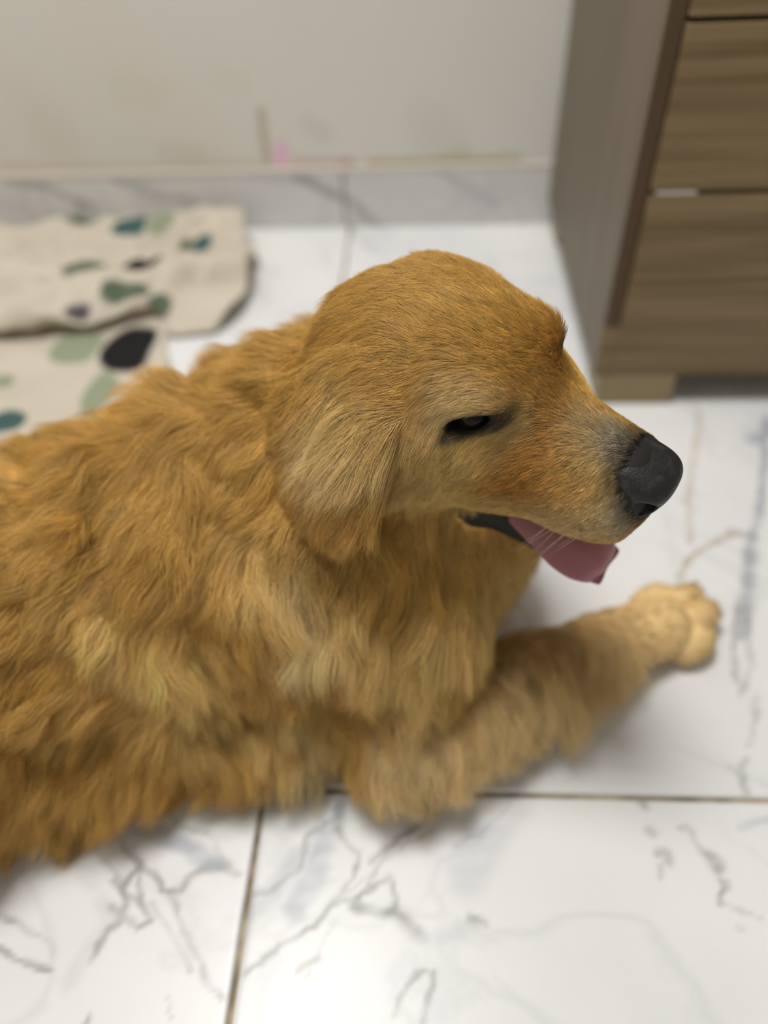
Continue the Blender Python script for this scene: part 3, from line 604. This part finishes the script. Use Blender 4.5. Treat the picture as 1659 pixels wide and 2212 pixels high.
# dark rims of the eyes, lips and nose edge
ke = 1-smoothstep(.006, .0105, eye_d); colr += ke[:, None]*(DARK*1.3-colr)*.95
nose_d = np.sqrt((((HLp-np.array([.101, 0, -.043]))/np.array([1.1, 1, 1]))**2).sum(1)); kn_ = 1-smoothstep(.024, .037, nose_d); colr += kn_[:, None]*(DARK*2.2-colr)*.75; colr[nose_d < .0255] = DARK
colr[jawlip] = DARK
for s in (-1, 1):   # lid margins and the dark inner corner
    fr = slit_frame(s); q_ = (HLp-EYE_L[s]-fr[:, 2]*.012)@fr
    inner = np.abs(q_[:, 2]) < .022; e_ = np.sqrt((q_[:, 0]/.0195)**2+(q_[:, 1]/.0082)**2); k_ = (1-smoothstep(.8, 1.18, e_))*inner; colr += k_[:, None]*(DARK-colr)
    e_ = np.sqrt(((q_[:, 0]-.018)/.014)**2+((q_[:, 1]+.004)/.0085)**2); k_ = .85*(1-smoothstep(.4, 1.25, e_))*inner; colr += k_[:, None]*(DARK*1.4-colr)
length = np.where(eye_d < .008, .0025, length)
bald = jawlip | (eye_d < .0062) | ((nose_d < .0235)) | (V[:, 2] < .004)
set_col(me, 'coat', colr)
M_skin, nt, b = new_mat('dog_skin', (.4, .25, .1), .6, .3); nt.links.new(N(nt, 'ShaderNodeVertexColor', layer_name='coat').outputs['Color'], b.inputs['Base Color'])
me.materials.append(M_skin)

# ---- nose leather, eyes, tongue, whiskers, claws
M_nose, nt, b = new_mat('nose_leather', (.022, .020, .020), .45, .35)
no = N(nt, 'ShaderNodeTexVoronoi'); no.inputs['Scale'].default_value = 900; bp = N(nt, 'ShaderNodeBump'); bp.inputs['Strength'].default_value = .35; bp.inputs['Distance'].default_value = .0004
tc = N(nt, 'ShaderNodeTexCoord'); nt.links.new(tc.outputs['Object'], no.inputs['Vector']); nt.links.new(no.outputs['Distance'], bp.inputs['Height']); nt.links.new(bp.outputs['Normal'], b.inputs['Normal'])
n2 = N(nt, 'ShaderNodeTexNoise'); n2.inputs['Scale'].default_value = 130; n2.inputs['Detail'].default_value = 4; nt.links.new(tc.outputs['Object'], n2.inputs['Vector'])
cr = N(nt, 'ShaderNodeValToRGB'); cr.color_ramp.elements[0].position = .5; cr.color_ramp.elements[0].color = (.013, .0115, .0115, 1); cr.color_ramp.elements[1].position = .75; cr.color_ramp.elements[1].color = (.038, .034, .034, 1)
nt.links.new(n2.outputs['Fac'], cr.inputs['Fac']); nt.links.new(cr.outputs['Color'], b.inputs['Base Color'])
nf = Field((.07, -.036, -.075), (.140, .036, 0), .0009)
nf.op(Sup((.100, 0, -.037), (.0225, .0205, .0135), rot_ypr(0, 16, 0)), .004)
for s in (-1, 1): nf.op(Ell((.101, s*.0125, -.0475), (.0155, .0105, .0120)), .003)
nf.op(Cone((.110, 0, -.042), (.102, 0, -.066), .008, .004), .006)
for s in (-1, 1):
    nf.op(Ell((.1115, s*.0165, -.0440), (.0120, .0064, .0066), rot_ypr(s*58, 22, 0)), .0014, 'sub')
    nf.op(Ell((.1065, s*.0225, -.0535), (.0105, .0045, .0028), rot_ypr(s*58, 14, 0)), .0014, 'sub')
nf.op(Cone((.1245, 0, -.042), (.108, 0, -.070), .0013, .0013), .0014, 'sub')
def field_obj(name, f, mat, conv, parent):
    V_, Q_ = f.mesh(); V_ = conv(V_)
    o = mesh_obj(name, V_, Q_.tolist(), mat, None, True); bm = bmesh.new(); bm.from_mesh(o.data); bmesh.ops.recalc_face_normals(bm, faces=bm.faces); bm.to_mesh(o.data); bm.free()
    return under(o, parent)
nose = field_obj('nose', nf, M_nose, lambda p: from_head((p-np.array([.102, 0, -.040]))*1.08+np.array([.1010, 0, -.0415])), dog); nose['label'] = 'black leathery nose'
M_eye, nt, b = new_mat('eye_dark', (.012, .008, .005), .07, .14)
for s in (-1, 1):
    bm = bmesh.new(); bmesh.ops.create_uvsphere(bm, u_segments=32, v_segments=20, radius=EYE_R*HS)
    me_ = bpy.data.meshes.new('eye'); bm.to_mesh(me_); bm.free(); me_.materials.append(M_eye); me_.polygons.foreach_set('use_smooth', [True]*len(me_.polygons))
    o = bpy.data.objects.new('eye', me_); COL.objects.link(o); o.location = from_head(EYE_L[s]); under(o)
    o['label'] = 'dark brown half-closed eye'
# tongue
M_tng, nt, b = new_mat('tongue_pink', (.36, .15, .17), .40, .4)
b.inputs['Subsurface Weight'].default_value = .12; b.inputs['Subsurface Radius'].default_value = (.006, .002, .002); b.inputs['Subsurface Scale'].default_value = .5
no = N(nt, 'ShaderNodeTexNoise'); no.inputs['Scale'].default_value = 260; bp = N(nt, 'ShaderNodeBump'); bp.inputs['Strength'].default_value = .25; bp.inputs['Distance'].default_value = .0008
tc = N(nt, 'ShaderNodeTexCoord'); nt.links.new(tc.outputs['Object'], no.inputs['Vector']); nt.links.new(no.outputs['Fac'], bp.inputs['Height']); nt.links.new(bp.outputs['Normal'], b.inputs['Normal'])
TL = catmull([(-.015, 0, -.100), (.03, -.003, -.111), (.058, -.006, -.119), (.075, -.008, -.124), (.086, -.009, -.130), (.0915, -.010, -.138), (.0930, -.011, -.147), (.0925, -.011, -.154)], 9)
s_ = np.r_[0, np.cumsum(np.linalg.norm(np.diff(TL, axis=0), axis=1))]; s_ /= s_[-1]; tq = np.sin(np.linspace(0, 1, 60)*math.pi/2); TL = np.stack([np.interp(tq, s_, TL[:, i]) for i in range(3)], 1)
TWd = np.where(tq < .62, np.interp(tq, [0, .35, .62], [.020, .029, .034]), .034*np.sqrt(np.clip(1-((tq-.62)/.385)**2.4, .002, 1))); TTh = np.interp(tq, [0, .6, .9, 1], [.006, .005, .004, .0012])
tv, tf = [], []; NS = 28
tan_ = np.gradient(TL, axis=0); tan_ /= np.linalg.norm(tan_, axis=1)[:, None]
for i in range(len(TL)):
    y_ = np.array([0, 1, 0]); up = np.cross(tan_[i], y_)*-1; up = up if up[2] > 0 or up[0] > 0 else -up
    u_ = tq[i]; fold = .0045*smoothstep(.45, .75, np.array(u_))*smoothstep(1.0, .9, np.array(u_))
    for k in range(NS):
        a = 2*math.pi*k/NS; c_, s_ = math.cos(a), math.sin(a); w_ = TWd[i]*np.sign(c_)*abs(c_)**.8
        lift = -.0032*math.exp(-(w_/.004)**2)*(s_ > 0)-9*w_*w_+fold*math.cos(w_/TWd[i]*4.7)*.35
        tv.append(TL[i]+y_*w_+up*(TTh[i]*s_+lift))
for i in range(len(TL)-1):
    for k in range(NS): tf.append((i*NS+k, i*NS+(k+1) % NS, (i+1)*NS+(k+1) % NS, (i+1)*NS+k))
tf.append(tuple(range(NS))); tf.append(tuple(reversed([(len(TL)-1)*NS+k for k in range(NS)])))
tng = mesh_obj('tongue', from_head(np.array(tv)), tf, M_tng, None, True); under(tng); tng['label'] = 'pink tongue hanging over the lower lip'
bm = bmesh.new(); bm.from_mesh(tng.data); bmesh.ops.recalc_face_normals(bm, faces=bm.faces); bm.to_mesh(tng.data); bm.free()
md = tng.modifiers.new('smooth', 'SUBSURF'); md.levels = 1; md.render_levels = 1
M_claw, _, _ = new_mat('claw_horn', (.05, .04, .035), .35)
for a, n, z, r in toes:
    p0 = paw_c+(a+r*1.05)*paw_d+n*paw_n+np.array([0, 0, z*.72]); vv, ff = [], []
    for i, t in enumerate(np.linspace(0, 1, 6)):
        c_ = p0+paw_d*.013*t+np.array([0, 0, -.008*t*t]); rr = .0036*(1-t)**.6+.0003
        for k in range(8): vv.append(c_+rr*(math.cos(k*math.pi/4)*paw_n+math.sin(k*math.pi/4)*np.array([0, 0, 1])))
    for i in range(5):
        for k in range(8): ff.append((i*8+k, i*8+(k+1) % 8, (i+1)*8+(k+1) % 8, (i+1)*8+k))
    under(mesh_obj('claw', vv, ff, M_claw, None, True))

# ---- coat of hair
def hair_obj(name, pts, rad, cols, mat, parent):
    n, m, _ = pts.shape
    hc = bpy.data.hair_curves.new(name); hc.add_curves([m]*n)
    hc.attributes['position'].data.foreach_set('vector', pts.astype(np.float32).ravel()) if 'position' in hc.attributes else hc.points.foreach_set('position', pts.astype(np.float32).ravel())
    ra = hc.attributes.get('radius') or hc.attributes.new('radius', 'FLOAT', 'POINT'); ra.data.foreach_set('value', rad.astype(np.float32).ravel())
    ca = hc.attributes.new('coat', 'FLOAT_COLOR', 'CURVE'); c4 = np.ones((n, 4), np.float32); c4[:, :3] = cols; ca.data.foreach_set('color', c4.ravel())
    hc.materials.append(mat); o = bpy.data.objects.new(name, hc); COL.objects.link(o); return under(o, parent)
M_fur = bpy.data.materials.new('golden_fur'); M_fur.use_nodes = True; nt = M_fur.node_tree; nt.nodes.clear()
at = N(nt, 'ShaderNodeAttribute', attribute_name='coat'); hb = N(nt, 'ShaderNodeBsdfPrincipled'); out = N(nt, 'ShaderNodeOutputMaterial')
hb.inputs['Roughness'].default_value = .48; hb.inputs['Specular IOR Level'].default_value = .38
nt.links.new(at.outputs['Color'], hb.inputs['Base Color']); nt.links.new(hb.outputs[0], out.inputs['Surface'])

def grow(count, vmask_w, npts, r_root, clump_n, clump_k, lift_deg, wave, seed, name, ls=1.0, cs=1.0):
    r = np.random.default_rng(seed)
    tri = np.r_[Q[:, [0, 1, 2]], Q[:, [0, 2, 3]]]
    ok = ~bald[tri].any(1)
    a, b_, c = V[tri[:, 0]], V[tri[:, 1]], V[tri[:, 2]]
    ar = np.linalg.norm(np.cross(b_-a, c-a), axis=1)*ok*vmask_w[tri].min(1); ar /= ar.sum()
    ti = r.choice(len(tri), count, p=ar); uv = r.random((count, 2)); f_ = uv.sum(1) > 1; uv[f_] = 1-uv[f_]; w3 = np.c_[1-uv.sum(1), uv]
    lerp = lambda A_: (A_[tri[ti]]*(w3[..., None] if A_.ndim == 2 else w3)).sum(1)
    p, n, fl, le, co = lerp(V), lerp(NRM), lerp(flow), lerp(length)*ls, lerp(colr)*cs
    n /= np.linalg.norm(n, axis=1)[:, None]; fl -= n*(fl*n).sum(1)[:, None]; fl /= np.linalg.norm(fl, axis=1)[:, None]+1e-9
    bt = np.cross(n, fl)
    low = vnoise(p, 28, seed+1); ang = .35*low+.25*vnoise(p, 75, seed+2)+r.normal(0, .10, count)
    fl2 = fl*np.cos(ang)[:, None]+bt*np.sin(ang)[:, None]
    li = np.radians(lift_deg*(1+.35*vnoise(p, 40, seed+3))+r.normal(0, 4, count)); d0 = fl2*np.cos(li)[:, None]+n*np.sin(li)[:, None]
    le = le*r.uniform(.72, 1.12, count)*(1+.12*vnoise(p, 50, seed+4))
    t = np.linspace(0, 1, npts)[None, :, None]
    bend = -n*.20*np.sin(li)[:, None]+np.array([0, 0, -.16])*np.clip(le/.04, 0, 1.3)[:, None]
    P = p[:, None]+le[:, None, None]*(t*d0[:, None]+t**2*bend[:, None])
    # locks: every hair leans to the tip of its guide hair
    gi = r.choice(count, clump_n, replace=False); kd = kdtree.KDTree(clump_n)
    for i, j in enumerate(gi): kd.insert(p[j], i)
    kd.balance(); own = np.array([gi[kd.find(q)[1]] for q in p])
    off = P[own]-P; ck = clump_k*r.uniform(.55, 1.1, count)[:, None, None]
    P = P+off*ck*np.clip(t, 0, 1)**1.4
    ph = r.uniform(0, 6.28, count)[own]; fr = r.uniform(.7, 1.5, count)[own]
    amp = wave*le*(.6+.6*r.random(count))
    P += (amp[:, None]*np.sin(ph[:, None]+6.28*fr[:, None]*t[..., 0])*t[..., 0])[..., None]*bt[:, None]+(.5*amp[:, None]*np.cos(ph[:, None]*1.7+6.28*fr[:, None]*t[..., 0])*t[..., 0])[..., None]*n[:, None]
    P += r.normal(0, 1, (count, npts, 3))*(le*.012)[:, None, None]*t
    P[..., 2] = np.maximum(P[..., 2], .0015+.001*r.random((count, npts)))
    rad = r_root*np.clip(1.05-t[..., 0]**1.6*.9, .08, 1)*r.uniform(.75, 1.2, count)[:, None]
    gcol = r.normal(0, .13, count)[own]; v = 1+gcol+r.normal(0, .10, count)
    co = np.clip(co*v[:, None]*(1+np.c_[np.zeros(count), r.normal(0, .03, count), r.normal(0, .08, count)]), .008, .9)
    return hair_obj(name, P, rad, co, M_fur, dog)
if FUR:
    seen = .35+.65*smoothstep(-.35, .1, (NRM*(CP-V)).sum(1)/np.linalg.norm(CP-V, axis=1))
    face = is_head & (hx > -.03); rest = ~(is_head | is_ear)
    f1 = grow(85000, face*seen, 5, .000115, 5000, .35, 18, .03, 11, 'face_fur')
    f2 = grow(55000, (is_head & ~face)*seen, 7, .00013, 2600, .4, 15, .04, 12, 'head_fur')
    f4 = grow(36000, is_ear*seen, 8, .00014, 800, .62, 10, .05, 14, 'ear_fur')
    f3 = grow(310000, rest*seen, 8, .000125, 7500, .5, 19, .08, 13, 'body_fur')
    near = np.where((np.abs(SX-785) < 12) & (np.abs(SY-925) < 12) & facing)[0]; pt = V[near[np.argmin(depv[near])]]
    tuft = np.exp(-(((V-pt)@np.stack([HA[:, 0], HA[:, 1], HA[:, 2]], 1)/np.array([.020, .02, .013]))**2).sum(1))*(is_ear | is_head); tuft[tuft < .2] = 0
    f5 = grow(2200, tuft, 9, .00012, 70, .8, 20, .05, 15, 'ear_tuft', 1.3, 1.02)
    for f_ in (f1, f2, f3, f4, f5): f_['kind'] = 'stuff'
    # whiskers
    wp = []; r = np.random.default_rng(5)
    for (x, z) in [(.058,-.088),(.064,-.084),(.070,-.086),(.066,-.079),(.074,-.080),(.080,-.084),(.060,-.080),(.082,-.076)]:
        for s in (-1, 1):
            p0 = np.array([x, s*.031, z]); d0 = np.array([-.45+r.normal(0, .12), s*.5, -.75]); d0 /= np.linalg.norm(d0); L_ = r.uniform(.022, .040)
            t = np.linspace(0, 1, 8)[:, None]; wp.append(from_head(p0+L_*(t*d0+t*t*np.array([-.15, 0, -.25]))))
    wp = np.array(wp); wr = .00022*np.linspace(1, .25, 8)[None]*np.ones((len(wp), 1))
    hair_obj('whiskers', wp, wr, np.tile([.75, .68, .5], (len(wp), 1)), M_fur, dog)['kind'] = 'stuff'
